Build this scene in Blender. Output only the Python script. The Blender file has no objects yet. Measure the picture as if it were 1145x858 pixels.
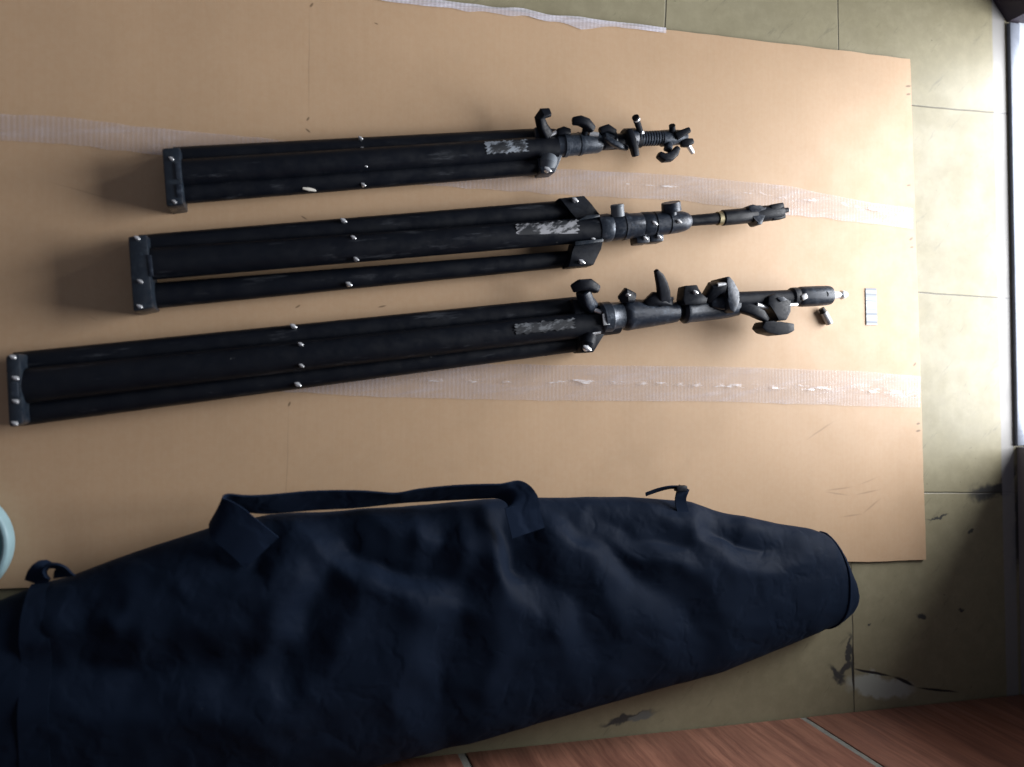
import bpy, bmesh, math, random
from mathutils import Vector, Matrix, noise
random.seed(7)
C = bpy.context.scene.collection
SC = bpy.context.scene

# ------------------------------------------------------------------ camera
H, TILT, F, CX, CY = 1.25, math.radians(16.5), 880.0, 572.5, 429.0
ct, st = math.cos(TILT), math.sin(TILT)
def P(px, py, z=0.0):
    """point at height z seen at photo pixel (px,py)"""
    a, b = (px-CX)/F, (CY-py)/F
    d = Vector((st + a*ct, b, -ct + a*st))
    t = (z-H)/d.z
    return Vector((d.x*t, d.y*t, z))
def RM(px, py, z, r):
    p = P(px, py, z)
    return r*(p.x*st + (H-p.z)*ct)/F
def PX(p):
    dep = p.x*st + (H-p.z)*ct
    return CX + F*(p.x*ct - (H-p.z)*st)/dep, CY - F*p.y/dep

cam = bpy.data.cameras.new('Camera'); co = bpy.data.objects.new('Camera', cam); C.objects.link(co)
cam.sensor_width = 36; cam.sensor_fit = 'HORIZONTAL'; cam.lens = F/1145*36
cam.clip_start = .02; cam.clip_end = 100
co.location = (0, 0, H)
co.rotation_euler = Matrix(((ct, 0, -st), (0, 1, 0), (st, 0, ct))).to_euler()
co.matrix_world = Matrix.Translation((0, 0, H)) @ Matrix(((ct, 0, -st), (0, 1, 0), (st, 0, ct))).to_4x4()
cam.dof.use_dof = True; cam.dof.focus_distance = 1.36; cam.dof.aperture_fstop = 2.2
SC.camera = co

# ------------------------------------------------------------------ materials
class NT:
    def __init__(s, name):
        s.m = bpy.data.materials.new(name); s.m.use_nodes = True
        s.t = s.m.node_tree; s.b = s.t.nodes['Principled BSDF']
        s.co = s.t.nodes.new('ShaderNodeTexCoord').outputs['Object']
    def n(s, typ, **kw):
        x = s.t.nodes.new(typ)
        for k, v in kw.items(): setattr(x, k, v)
        return x
    def l(s, a, b): s.t.links.new(a, b)
    def put(s, sock, v):
        if hasattr(v, 'links'): s.l(v, sock)
        else: sock.default_value = v
    def math(s, op, a, b=0.0, c=0.0):
        x = s.n('ShaderNodeMath', operation=op); s.put(x.inputs[0], a); s.put(x.inputs[1], b); s.put(x.inputs[2], c)
        return x.outputs[0]
    def vmath(s, op, a, b):
        x = s.n('ShaderNodeVectorMath', operation=op); s.put(x.inputs[0], a); s.put(x.inputs[1], b)
        return x.outputs['Value'] if op in ('LENGTH', 'DOT_PRODUCT') else x.outputs['Vector']
    def noise(s, scale, detail=4, rough=.55, vec=None, stretch=None, col=False):
        v = vec or s.co
        if stretch:
            if stretch[1]:
                ro = s.n('ShaderNodeVectorRotate', rotation_type='Z_AXIS'); s.l(v, ro.inputs['Vector']); ro.inputs['Angle'].default_value = -stretch[1]; v = ro.outputs[0]
            v = s.vmath('MULTIPLY', v, stretch[0])
        x = s.n('ShaderNodeTexNoise'); s.l(v, x.inputs['Vector'])
        x.inputs['Scale'].default_value = scale; x.inputs['Detail'].default_value = detail; x.inputs['Roughness'].default_value = rough
        return x.outputs['Color' if col else 'Fac']
    def ramp(s, f, lo, hi, a=0., b=1.):
        x = s.n('ShaderNodeMapRange', interpolation_type='SMOOTHSTEP')
        s.put(x.inputs[0], f); x.inputs[1].default_value = lo; x.inputs[2].default_value = hi
        x.inputs[3].default_value = a; x.inputs[4].default_value = b
        return x.outputs[0]
    def mix(s, f, a, b, mode='MIX'):
        x = s.n('ShaderNodeMix', data_type='RGBA', blend_type=mode)
        s.put(x.inputs[0], f)
        for i, v in ((6, a), (7, b)):
            if hasattr(v, 'links'): s.l(v, x.inputs[i])
            else: x.inputs[i].default_value = (*v, 1)
        return x.outputs[2]
    def warp(s, amt, scale, vec=None):
        n = s.noise(scale, 3, .6, vec, col=True)
        x = s.vmath('SUBTRACT', n, (.5, .5, .5))
        m = s.n('ShaderNodeVectorMath', operation='SCALE'); s.l(x, m.inputs[0]); m.inputs['Scale'].default_value = amt
        return s.vmath('ADD', vec or s.co, m.outputs[0])
    def blob(s, vec, c, ang, rx, ry, soft=.4):
        v = s.vmath('SUBTRACT', vec, (c[0], c[1], 0))
        r = s.n('ShaderNodeVectorRotate', rotation_type='Z_AXIS'); s.l(v, r.inputs['Vector']); r.inputs['Angle'].default_value = -ang
        v = s.vmath('MULTIPLY', r.outputs[0], (1/rx, 1/ry, 0))
        return s.ramp(s.vmath('LENGTH', v, (0, 0, 0)), 1-soft, 1.0, 1, 0)
    def line(s, vec, p, q, w, soft=.5, ext=1.0):
        d = q-p; return s.blob(vec, (p+q)/2, math.atan2(d.y, d.x), d.length/2*ext, w, soft)
    def maxall(s, ms):
        o = ms[0]
        for m in ms[1:]: o = s.math('MAXIMUM', o, m)
        return o
    def bump(s, h, strength=.3, dist=.001, prev=None):
        x = s.n('ShaderNodeBump'); s.l(h, x.inputs['Height']); x.inputs['Strength'].default_value = strength; x.inputs['Distance'].default_value = dist
        if prev: s.l(prev, x.inputs['Normal'])
        s.l(x.outputs[0], s.b.inputs['Normal']); return x.outputs[0]
    def set(s, color=None, rough=None, metal=None, spec=None, **kw):
        if color is not None:
            if hasattr(color, 'links'): s.l(color, s.b.inputs['Base Color'])
            else: s.b.inputs['Base Color'].default_value = (*color, 1)
        if rough is not None: s.put(s.b.inputs['Roughness'], rough)
        if metal is not None: s.put(s.b.inputs['Metallic'], metal)
        if spec is not None: s.put(s.b.inputs['Specular IOR Level'], spec)
        for k, v in kw.items(): s.put(s.b.inputs[k.replace('_', ' ')], v)
        return s

def simple(name, col, rough, metal=0., var=.3, scale=60, spec=.5, bumpy=0.0, dust=0.0, dustcol=(.12, .12, .13)):
    t = NT(name); n = t.noise(scale, 5, .6)
    c = t.mix(n, tuple(x*(1-var) for x in col), tuple(min(1, x*(1+var)) for x in col))
    if dust:
        d = t.ramp(t.noise(75, 6, .72), .50, .68, 0, dust); c = t.mix(d, c, dustcol)
    r = t.ramp(t.noise(scale*1.7, 4, .6), .3, .7, max(.02, rough-.1), min(1, rough+.12))
    t.set(c, r, metal, spec)
    if bumpy: t.bump(t.noise(scale*8, 3, .6), bumpy, .0006)
    return t.m

def tube_mat():
    t = NT('black_powder_coat')
    base = t.mix(t.noise(30, 4), (.0025, .0035, .0062), (.0045, .0062, .0105))
    sc = t.ramp(t.noise(26, 6, .72, stretch=((.35, 2.2, 2.2), 0)), .57, .70, 0, .6)
    c = t.mix(sc, base, (.05, .055, .065))
    fl = t.ramp(t.noise(70, 4, .7, stretch=((.6, 1, 1), .3)), .70, .76, 0, .7)
    c = t.mix(fl, c, (.13, .135, .14))
    t.set(c, t.ramp(t.noise(40, 5, .65), .3, .7, .34, .60), 0., .17)
    t.bump(t.noise(500, 2), .12, .0004)
    return t.m
M = {}
M['tube'] = tube_mat()
M['plastic'] = simple('black_plastic', (.0055, .007, .011), .46, 0, .3, 140, .12, .12, .25, (.028, .034, .045))
M['cast'] = simple('dark_cast_metal', (.010, .0145, .024), .38, .15, .35, 140, .32, .14, .6, (.055, .07, .095))
M['greycast'] = simple('worn_grey_cast_metal', (.022, .030, .044), .36, .3, .3, 140, .5, .14, .65, (.10, .12, .15))
M['grip'] = simple('grey_plastic_cap', (.085, .10, .12), .5, 0, .25, 70, .45, .08, .3, (.12, .13, .14))
M['steel'] = simple('bright_steel', (.68, .70, .73), .28, .65, .12, 90)
M['dullsteel'] = simple('dull_zinc', (.40, .41, .43), .4, .4, .25, 120)
M['brass'] = simple('worn_brass_ring', (.28, .24, .15), .42, .8, .3, 120)
M['bracket'] = simple('blue_black_bracket', (.008, .013, .021), .36, .1, .35, 60, .5, .06, .35, (.04, .055, .07))
M['rubber'] = simple('black_rubber', (.008, .0085, .010), .6, 0, .2, 90, .3)
M['web'] = None

def bag_mat(name, k=1.0, weave=900):
    t = NT(name)
    n = t.noise(14, 5, .6)
    c = t.mix(n, (.0033*k, .0060*k, .0130*k), (.0050*k, .0090*k, .0190*k))
    sp = t.ramp(t.noise(150, 4, .7), .70, .76, 0, .5); c = t.mix(sp, c, (.05, .055, .06))
    t.set(c, t.ramp(t.noise(9, 4), .3, .7, .56, .68), 0, .03)
    t.b.inputs['Sheen Weight'].default_value = .03; t.b.inputs['Sheen Roughness'].default_value = .5
    t.b.inputs['Sheen Tint'].default_value = (.35, .5, .8, 1)
    w1 = t.n('ShaderNodeTexWave', wave_type='BANDS', bands_direction='X'); w1.inputs['Scale'].default_value = weave/3; t.l(t.co, w1.inputs['Vector'])
    w2 = t.n('ShaderNodeTexWave', wave_type='BANDS', bands_direction='Y'); w2.inputs['Scale'].default_value = weave/3; t.l(t.co, w2.inputs['Vector'])
    pr = t.bump(t.math('ADD', w1.outputs['Fac'], w2.outputs['Fac']), .10, .0003)
    cw = t.warp(.05, 9); rd = t.math('ABSOLUTE', t.math('SUBTRACT', t.noise(11, 3, .5, cw), .5)); pr = t.bump(t.ramp(rd, 0, .09), .22, .004, pr)
    t.bump(t.noise(30, 3, .5), .10, .005, pr)
    return t.m
M['nylon'] = bag_mat('navy_black_nylon')
M['web'] = bag_mat('black_webbing', 1.6, 1400)
M['nylon_end'] = bag_mat('navy_black_nylon_end', 1.05)
M['label'] = None

def label_mat(name, lo, hi, col=(.42, .44, .47), letters=False):
    t = NT(name)
    n = t.noise(95, 6, .72, stretch=((.45, 1.5, 1), .35))
    big = t.noise(40, 3, .5)
    m = t.ramp(t.math('MULTIPLY', n, t.math('ADD', t.math('MULTIPLY', big, 1.1), .45)), lo, hi)
    c = t.mix(m, (.010, .012, .016), col)
    t.set(c, .55, 0, .35); t.bump(n, .3, .0008)
    return t.m

# ------------------------------------------------------------------ mesh helpers
def smooth(me, ang=38):
    for p in me.polygons: p.use_smooth = True
    me.set_sharp_from_angle(angle=math.radians(ang))
def pw(v, e): return v if e is None else math.copysign(abs(v)**e, v)
class MB:
    def __init__(s, inv=None): s.bm = bmesh.new(); s.inv = inv or Matrix.Identity(4)
    def _basis(s, d):
        d = d.normalized(); u = Vector((0, 0, 1)) if abs(d.z) < .9 else Vector((0, 1, 0))
        x = u.cross(d).normalized(); y = d.cross(x).normalized(); return x, y
    def lathe(s, pts, seg=28, cap=True, sq=None):
        """pts: list of (Vector centre, radius); straight or bent chain of rings"""
        rings = []
        n = len(pts); xprev = None
        tot = pts[-1][0]-pts[0][0]
        for i, (c, r) in enumerate(pts):
            a = pts[max(0, i-1)][0]; b = pts[min(n-1, i+1)][0]; d = b-a
            if d.length < 1e-7: d = tot
            d = d.normalized()
            if xprev is None: x, y = s._basis(d)
            else:
                x = (xprev - d*xprev.dot(d)); x = x.normalized() if x.length > 1e-6 else s._basis(d)[0]; y = d.cross(x)
            xprev = x
            rx, ry = (r if isinstance(r, tuple) else (r, r))
            rings.append([s.bm.verts.new(s.inv @ (c + x*rx*pw(math.cos(2*math.pi*k/seg), sq) + y*ry*pw(math.sin(2*math.pi*k/seg), sq))) for k in range(seg)])
        for A, B in zip(rings, rings[1:]):
            for k in range(seg): s.bm.faces.new((A[k], A[(k+1) % seg], B[(k+1) % seg], B[k]))
        if cap:
            s.bm.faces.new(rings[0][::-1]); s.bm.faces.new(rings[-1])
    def cyl(s, a, b, r0, r1=None, seg=28, bev=.12, n=3):
        r1 = r0 if r1 is None else r1
        L = (b-a).length; d = (b-a)/L
        e = min(bev*min(r0, r1), L*.3); p = []
        for k in range(n):
            q = k/(n-1)*math.pi/2; p.append((a + d*e*(1-math.sin(q)), r0-e*(1-math.sin(q)) if False else r0 - e*(1-math.cos(math.pi/2-q))))
        for k in range(n):
            q = (1-k/(n-1))*math.pi/2; p.append((b - d*e*(1-math.sin(q)), r1 - e*(1-math.cos(math.pi/2-q))))
        s.lathe(p, seg)
    def box(s, c, ax, ay, az, hx, hy, hz, bev=.15, seg=2):
        ax, ay, az = ax.normalized(), ay.normalized(), az.normalized()
        vs = [s.bm.verts.new(s.inv @ (c + ax*hx*i + ay*hy*j + az*hz*k)) for k in (-1, 1) for j in (-1, 1) for i in (-1, 1)]
        fs = [(0, 2, 3, 1), (4, 5, 7, 6), (0, 1, 5, 4), (2, 6, 7, 3), (0, 4, 6, 2), (1, 3, 7, 5)]
        F_ = [s.bm.faces.new([vs[i] for i in f]) for f in fs]
        if bev:
            es = list({e for f in F_ for e in f.edges})
            bmesh.ops.bevel(s.bm, geom=es, offset=bev*min(hx, hy, hz)*2*.5, segments=seg, profile=.5, affect='EDGES')
    def prism(s, pts, thick, nrm=None, bev=.0):
        """pts world loop (top face), extruded by -nrm*thick"""
        nrm = nrm or Vector((0, 0, 1))
        A = [s.bm.verts.new(s.inv @ p) for p in pts]; B = [s.bm.verts.new(s.inv @ (p-nrm*thick)) for p in pts]
        n = len(pts); fs = [s.bm.faces.new(A), s.bm.faces.new(B[::-1])]
        for i in range(n): fs.append(s.bm.faces.new((A[i], B[i], B[(i+1) % n], A[(i+1) % n])))
        if bev:
            es = list({e for f in fs for e in f.edges})
            bmesh.ops.bevel(s.bm, geom=es, offset=bev, segments=2, profile=.5, affect='EDGES')
    def ball(s, c, rx, ry, rz, ax=None, ay=None, az=None, u=18, v=10):
        ax = ax or Vector((1, 0, 0)); ay = ay or Vector((0, 1, 0)); az = az or Vector((0, 0, 1))
        res = bmesh.ops.create_uvsphere(s.bm, u_segments=u, v_segments=v, radius=1)
        for w in res['verts']: p = w.co.copy(); w.co = s.inv @ (c + ax*p.x*rx + ay*p.y*ry + az*p.z*rz)
    def ribbon(s, pts, wid, thick, sub=8):
        """pts: list of (centre, width direction Vector); Catmull-Rom"""
        def cr(a, b, c, d, t): return .5*((2*b)+(c-a)*t+(2*a-5*b+4*c-d)*t*t+(3*b-a-3*c+d)*t**3)
        P_ = []; n = len(pts)
        for i in range(n-1):
            i0, i3 = max(0, i-1), min(n-1, i+2)
            for k in range(sub):
                t = k/sub
                P_.append((cr(pts[i0][0], pts[i][0], pts[i+1][0], pts[i3][0], t), cr(pts[i0][1], pts[i][1], pts[i+1][1], pts[i3][1], t)))
        P_.append(pts[-1]); rows = []
        for i, (c, w) in enumerate(P_):
            d = (P_[min(len(P_)-1, i+1)][0]-P_[max(0, i-1)][0]).normalized()
            hw = w.length*wid/2; w = (w-d*w.dot(d)).normalized(); nr = d.cross(w).normalized()
            rows.append([s.bm.verts.new(s.inv @ (c + w*hw*a + nr*thick/2*b)) for a, b in ((-1, -1), (-.5, -1), (0, -1), (.5, -1), (1, -1), (1, 1), (.5, 1), (0, 1), (-.5, 1), (-1, 1))])
        m = len(rows[0])
        for A, B in zip(rows, rows[1:]):
            for k in range(m): s.bm.faces.new((A[k], A[(k+1) % m], B[(k+1) % m], B[k]))
        s.bm.faces.new(rows[0][::-1]); s.bm.faces.new(rows[-1])
    def build(s, name, mat, parent=None, ang=38):
        bmesh.ops.recalc_face_normals(s.bm, faces=s.bm.faces)
        me = bpy.data.meshes.new(name); s.bm.to_mesh(me); s.bm.free(); me.materials.append(mat); smooth(me, ang)
        o = bpy.data.objects.new(name, me); C.objects.link(o)
        if parent: o.parent = parent
        return o
def tag(o, label=None, cat=None, group=None, kind=None):
    for k, v in (('label', label), ('category', cat), ('group', group), ('kind', kind)):
        if v: o[k] = v
    return o
def thing(name, label, cat, loc, rz=0, group=None):
    o = bpy.data.objects.new(name, None); C.objects.link(o); o.empty_display_size = .05
    o.location = loc; o.rotation_euler = (0, 0, rz)
    tag(o, label, cat, group)
    inv = (Matrix.Translation(loc) @ Matrix.Rotation(rz, 4, 'Z')).inverted()
    return o, inv
X, Y, Z = Vector((1, 0, 0)), Vector((0, 1, 0)), Vector((0, 0, 1))

# ------------------------------------------------------------------ floor
def floor_mat():
    t = NT('olive_vinyl_tiles')
    w = t.warp(.012, 9); w2 = t.warp(.05, 22)
    c = t.mix(t.noise(5, 6, .6), (.165, .147, .091), (.232, .209, .136))
    c = t.mix(t.ramp(t.noise(34, 5, .7), .35, .75, 0, .35), c, (.29, .265, .175))
    # diagonal scuffs
    sc = t.ramp(t.noise(15, 5, .72, w, stretch=((.7, 3.6, 1), math.radians(44))), .585, .70, 0, .42)
    c = t.mix(sc, c, (.09, .085, .06))
    dirt = t.ramp(t.noise(3.2, 6, .65), .52, .72, 0, .35); c = t.mix(dirt, c, (.15, .135, .085))
    spk = t.ramp(t.noise(75, 3, .6), .70, .75, 0, .6); c = t.mix(spk, c, (.06, .055, .04))
    # stains, and dark patches by the wall foot, with their own shapes
    st_ = []
    for px, py, ang, a, b in ((1112, 548, .05, 42, 11), (1128, 532, 1.0, 20, 14), (1138, 590, 1.5, 75, 10), (950, 728, 1.5, 26, 4), (946, 748, .6, 14, 9), (938, 755, 2.6, 20, 5),
                              (700, 806, .08, 44, 6), (1085, 592, 0, 5, 2.4), (1028, 690, .2, 8, 4), (1075, 683, .2, 6, 3), (972, 700, 0, 4, 3), (1048, 578, 0, 18, 1.6)):
        r = RM(px, py, 0, 1); st_.append(t.blob(w2, P(px, py), ang, a*r, b*r, .55))
    stn = t.maxall(st_); c = t.mix(t.math('MULTIPLY', stn, .9), c, (.022, .024, .030))
    # chipped corner: pale filler and crack
    ch = t.blob(w2, P(985, 768), -.14, 52*RM(985, 768, 0, 1), 15*RM(985, 768, 0, 1), .35)
    c = t.mix(ch, c, (.30, .315, .28))
    ch2 = t.blob(w2, P(716, 805), .1, 20*RM(716, 805, 0, 1), 6*RM(716, 805, 0, 1), .4); c = t.mix(ch2, c, (.12, .125, .115))
    cr = t.maxall([t.line(w, P(950, 748), P(1000, 757), .0035), t.line(w, P(996, 756), P(1024, 768), .004), t.line(w, P(1022, 768), P(1075, 776), .003), t.line(w, P(953, 712), P(955, 784), .004)])
    c = t.mix(cr, c, (.02, .02, .022))
    # seams between the tiles
    ws = t.warp(.004, 14)
    sm = []
    for (a, b) in (((1020, 118), (1110, 126)), ((1030, 327.5), (1130, 334)), ((1042, 551), (1140, 551)), ((744.6, 0), (743.5, 29)), ((936.5, 0), (937.5, 50)), ((953, 700), (955, 790))):
        p, q = P(*a), P(*b); sm.append(t.line(ws, p, q, .0021, .75, 9 if b[0] > 1000 else 12))
    e1, e2 = P(1108, 60), P(1128, 480)
    sm2 = t.line(ws, e1, e2, .0012, .8, 6)
    seam = t.maxall(sm)
    # horizontal seams stop where vertical ones do not matter
    c = t.mix(t.math('MULTIPLY', seam, .8), c, (.045, .04, .03))
    c = t.mix(t.math('MULTIPLY', sm2, .15), c, (.05, .05, .05))
    # pale cement strip along the sill
    p1, p2 = P(1117, 60), P(1126, 480)
    strip = t.line(ws, p1, p2, .0185, .25, 9); c = t.mix(t.math('MULTIPLY', strip, .75), c, (.22, .22, .235))
    t.set(c, t.ramp(t.noise(11, 5, .6), .3, .7, .42, .56), 0, .27)
    h = t.math('SUBTRACT', t.math('MULTIPLY', t.noise(60, 5, .6), .25), t.math('ADD', seam, cr))
    t.bump(h, .45, .0015)
    return t.m
b = MB(); b.prism([Vector((-1.6, -1.6, 0)), Vector((1.5, -1.6, 0)), Vector((1.5, 1.8, 0)), Vector((-1.6, 1.8, 0))], .05)
fl = b.build('floor', floor_mat()); tag(fl, kind='structure')

# ------------------------------------------------------------------ cardboard
CT = .006
def card_mat():
    t = NT('kraft_cardboard')
    n = t.noise(4, 5, .6); w = t.warp(.006, 12)
    c = t.mix(n, (.375, .246, .146), (.435, .292, .178))
    c = t.mix(t.ramp(t.noise(120, 4, .7), .3, .7, 0, .25), c, (.45, .335, .225))
    dirt = t.ramp(t.noise(2.3, 6, .7), .5, .75, 0, .3); c = t.mix(dirt, c, (.27, .18, .105))
    fl_ = t.noise(210, 2, .5, stretch=((1, .03, 1), 0)); c = t.mix(t.ramp(fl_, .35, .65, 0, .04), c, (.22, .15, .08))
    marks = []
    for px, py, a, rx, ry in ((1013, 98, .2, 5, 1.6), (1013, 107, .2, 4, 1.6), (1014, 208, .2, 4, 1.6), (1016, 268, .5, 4, 2), (1017, 277, .2, 3.4, 1.4), (1020, 408, .8, 4, 1.8), (1024, 474, .2, 3.4, 1.6), (1024, 482, .2, 4, 1.6),
                              (348, 8, 1, 4, 1.6), (344, 134, 1, 3.6, 1.5), (344, 147, -.6, 4.5, 1.5), (340, 244, -.5, 5, 1.2), (325, 432, 1.2, 4, 1.2), (333, 343, .6, 4, 1.3), (427, 343, .2, 6, 1.2), (324, 452, 1.2, 4, 1.5), (420, 28, -.3, 3, 1)):
        r = RM(px, py, 0, 1); marks.append(t.blob(w, P(px, py), a, rx*r, ry*r, .6))
    mk = t.maxall(marks); c = t.mix(t.math('MULTIPLY', mk, .75), c, (.10, .065, .035))
    ln = []
    for p, q, wd in (((916, 549), (955, 543), 1.4), ((916, 549), (950, 554), 1.4), ((950, 554), (986, 546), 1.4), ((955, 543), (982, 532), 1.2), ((935, 578), (965, 574), 1.3), ((960, 576), (985, 555), 1.5),
                     ((894, 495), (935, 468), 1.5), ((346, 0), (345, 150), 1.2), ((324, 430), (318, 620), 1.1), ((40, 200), (150, 232), 1.1), ((97, 352), (112, 360), 1.2)):
        ln.append(t.math('MULTIPLY', t.line(w, P(*p), P(*q), wd*RM(*p, 0, 1), .9), .5 if wd < 1.25 else .7))
    c = t.mix(t.math('MULTIPLY', t.maxall(ln), .55), c, (.14, .09, .05))
    t.set(c, t.ramp(t.noise(20, 4), .3, .7, .48, .60), 0, .36)
    h = t.math('ADD', t.math('MULTIPLY', fl_, .5), t.noise(14, 5, .6))
    pr = t.bump(h, .08, .0015)
    return t.m
card, ci = thing('cardboard_sheet', 'large flat brown cardboard sheet taped across, lying on the olive floor', 'cardboard', P(1036, 625), 0)
TL, TR, BR, BL = P(-190, -79, CT), P(1018, 66, CT), P(1036, 626, CT), P(-190, 664, CT)
bm = MB(ci)
NX, NY = 90, 50
grid = []
for j in range(NY+1):
    row = []
    for i in range(NX+1):
        u, v = i/NX, j/NY
        p = (TL*(1-u)+TR*u)*(1-v) + (BL*(1-u)+BR*u)*v
        p = p.copy()
        if i in (0, NX): p.x += .0015*noise.noise(Vector((p.x, p.y*30, 1)))
        if j in (0, NY): p.y += .0018*noise.noise(Vector((p.x*20, p.y, 3)))
        p.z += .0016*noise.noise(Vector((p.x*3.1, p.y*3.1, 7))) + .0006*noise.noise(Vector((p.x*9, p.y*9, 2)))
        row.append(p)
    grid.append(row)
top = [[bm.bm.verts.new(ci @ p) for p in r] for r in grid]
bot = [[bm.bm.verts.new(ci @ Vector((p.x, p.y, .0008))) for p in r] for r in grid]
for j in range(NY):
    for i in range(NX):
        bm.bm.faces.new((top[j][i], top[j+1][i], top[j+1][i+1], top[j][i+1])); bm.bm.faces.new((bot[j][i], bot[j][i+1], bot[j+1][i+1], bot[j+1][i]))
for i in range(NX):
    bm.bm.faces.new((top[0][i], top[0][i+1], bot[0][i+1], bot[0][i])); bm.bm.faces.new((top[NY][i+1], top[NY][i], bot[NY][i], bot[NY][i+1]))
for j in range(NY):
    bm.bm.faces.new((top[j+1][0], top[j][0], bot[j][0], bot[j+1][0])); bm.bm.faces.new((top[j][NX], top[j+1][NX], bot[j+1][NX], bot[j][NX]))
cm = card_mat()
bm.build('board', cm, card)
# materials use object coords: the part's origin is the empty, so shift world coords into them
def world_coords(mat, off):
    t = mat.node_tree; tc = [n for n in t.nodes if n.type == 'TEX_COORD'][0]
    ad = t.nodes.new('ShaderNodeVectorMath'); ad.operation = 'ADD'; ad.inputs[1].default_value = off
    ls = [l.to_socket for l in tc.outputs['Object'].links]
    for s_ in ls: t.links.new(ad.outputs[0], s_)
    t.links.new(tc.outputs['Object'], ad.inputs[0])
world_coords(cm, card.location)

def tape_mat(name, milky=.16, ribs=True):
    t = NT(name)
    wv = t.n('ShaderNodeTexWave', wave_type='BANDS', bands_direction='X'); wv.inputs['Scale'].default_value = 46; wv.inputs['Distortion'].default_value = .6; t.l(t.co, wv.inputs['Vector']); rib = wv.outputs['Fac']
    wr = t.noise(40, 5, .7, stretch=((.25, 1.6, 1), .12))
    h = t.math('ADD', t.math('MULTIPLY', rib, .12), t.math('MULTIPLY', wr, 1.3))
    t.set((.60, .585, .655), t.ramp(t.noise(30, 4), .3, .7, .16, .34), 0, .6)
    t.bump(h, .55, .0016)
    tr = t.n('ShaderNodeBsdfTransparent'); tr.inputs[0].default_value = (.97, .96, .95, 1)
    fr = t.n('ShaderNodeLayerWeight'); fr.inputs['Blend'].default_value = .28
    a = t.math('ADD', milky*1.35, t.ramp(wr, .45, .68, 0, milky*1.1))
    a = t.math('ADD', a, t.math('MULTIPLY', t.ramp(rib, .3, .9), t.ramp(t.noise(13, 3, .6), .3, .6, .02, .09)))
    mx = t.n('ShaderNodeMixShader'); t.put(mx.inputs[0], a); t.l(tr.outputs[0], mx.inputs[1]); t.l(t.b.outputs[0], mx.inputs[2])
    t.l(mx.outputs[0], t.t.nodes['Material Output'].inputs['Surface'])
    return t.m
TM = tape_mat('clear_packing_tape', .11); TW = tape_mat('milky_tape_edge', .34)
def crease_mat():
    t = NT('tape_wrinkle'); wr = t.noise(75, 4, .65, stretch=((.5, 1.4, 1), 0))
    t.set((.74, .73, .77), .14, 0, .6); t.bump(wr, .6, .0016)
    tr = t.n('ShaderNodeBsdfTransparent'); mx = t.n('ShaderNodeMixShader')
    t.put(mx.inputs[0], t.ramp(wr, .50, .66, 0, .62)); t.l(tr.outputs[0], mx.inputs[1]); t.l(t.b.outputs[0], mx.inputs[2])
    t.l(mx.outputs[0], t.t.nodes['Material Output'].inputs['Surface']); return t.m
TC = crease_mat()
def tape(pxpts, mat, sag=.0008, label=None, rough=.0, nv=10, name='tape_strip'):
    """pxpts: (x, ytop, ybottom) stations"""
    b = MB(ci); rows = []
    def lerp(x):
        for a, c in zip(pxpts, pxpts[1:]):
            if a[0] <= x <= c[0]:
                f = (x-a[0])/(c[0]-a[0]); return a[1]+(c[1]-a[1])*f, a[2]+(c[2]-a[2])*f
    x0, x1 = pxpts[0][0], pxpts[-1][0]; n = int((x1-x0)/5)
    for i in range(n+1):
        x = x0+(x1-x0)*i/n; a, c = lerp(x); row = []
        a += rough*noise.noise(Vector((x*.03, 5, 0))); c += rough*noise.noise(Vector((x*.045, 9, 0)))*1.5
        for k in range(nv+1):
            p = P(x, a+(c-a)*k/nv, CT+(.0022 if name == 'tape_strip' else .0044))
            q = max(0, noise.noise(Vector((x*.05+k*.3, k*.8, 4))))
            p.z += .0016*noise.noise(Vector((p.x*3.1, p.y*3.1, 7))) + sag*q + .0022*math.exp(-((k/nv-.5-.06*noise.noise(Vector((x*.02, 0, 0))))/.09)**2)*max(0, .25+.75*noise.noise(Vector((x*.06, 2, 2))))
            row.append(b.bm.verts.new(ci @ p))
        rows.append(row)
    for A, B in zip(rows, rows[1:]):
        for k in range(nv): b.bm.faces.new((A[k], A[k+1], B[k+1], B[k]))
    o = b.build(name, mat, card, 80)
    if label: o['label'] = label
    return o
tape([(-120, 122, 152), (60, 130, 160), (200, 146, 176), (420, 166, 203), (560, 183, 213), (640, 190, 219), (760, 196, 224), (880, 208, 240), (975, 227, 250), (1021, 233, 256)], TM, .0016, 'clear wrinkled packing tape between the two smaller stands', 1.5)
tape([(285, 398, 436), (420, 405, 444), (600, 408, 448), (800, 410, 449), (960, 415, 454), (1029.5, 421, 456)], TM, .0012, 'clear packing tape strip below the longest stand', .8)
tape([(380, -14, -8), (450, -4, 4), (500, 1, 9), (570, 9, 17), (620, 16, 24), (650, 20, 33), (690, 24.5, 30), (745, 31, 37)], TW, .001, 'white torn tape along the upper edge', 2.5)
for m_ in (TM, TW, TC): world_coords(m_, card.location)
tape([(430, 424, 425.5), (500, 424, 427), (620, 424.5, 428), (760, 428, 432), (900, 431, 436), (985, 435, 440), (1029, 438, 446)], TC, .0016, None, 2.2, 3, 'tape_crease')
tape([(700, 205, 206), (760, 208, 210), (830, 212, 216), (900, 220, 224), (960, 229, 232), (1012, 240, 243)], TC, .0016, None, 2.4, 3, 'tape_crease')
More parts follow.
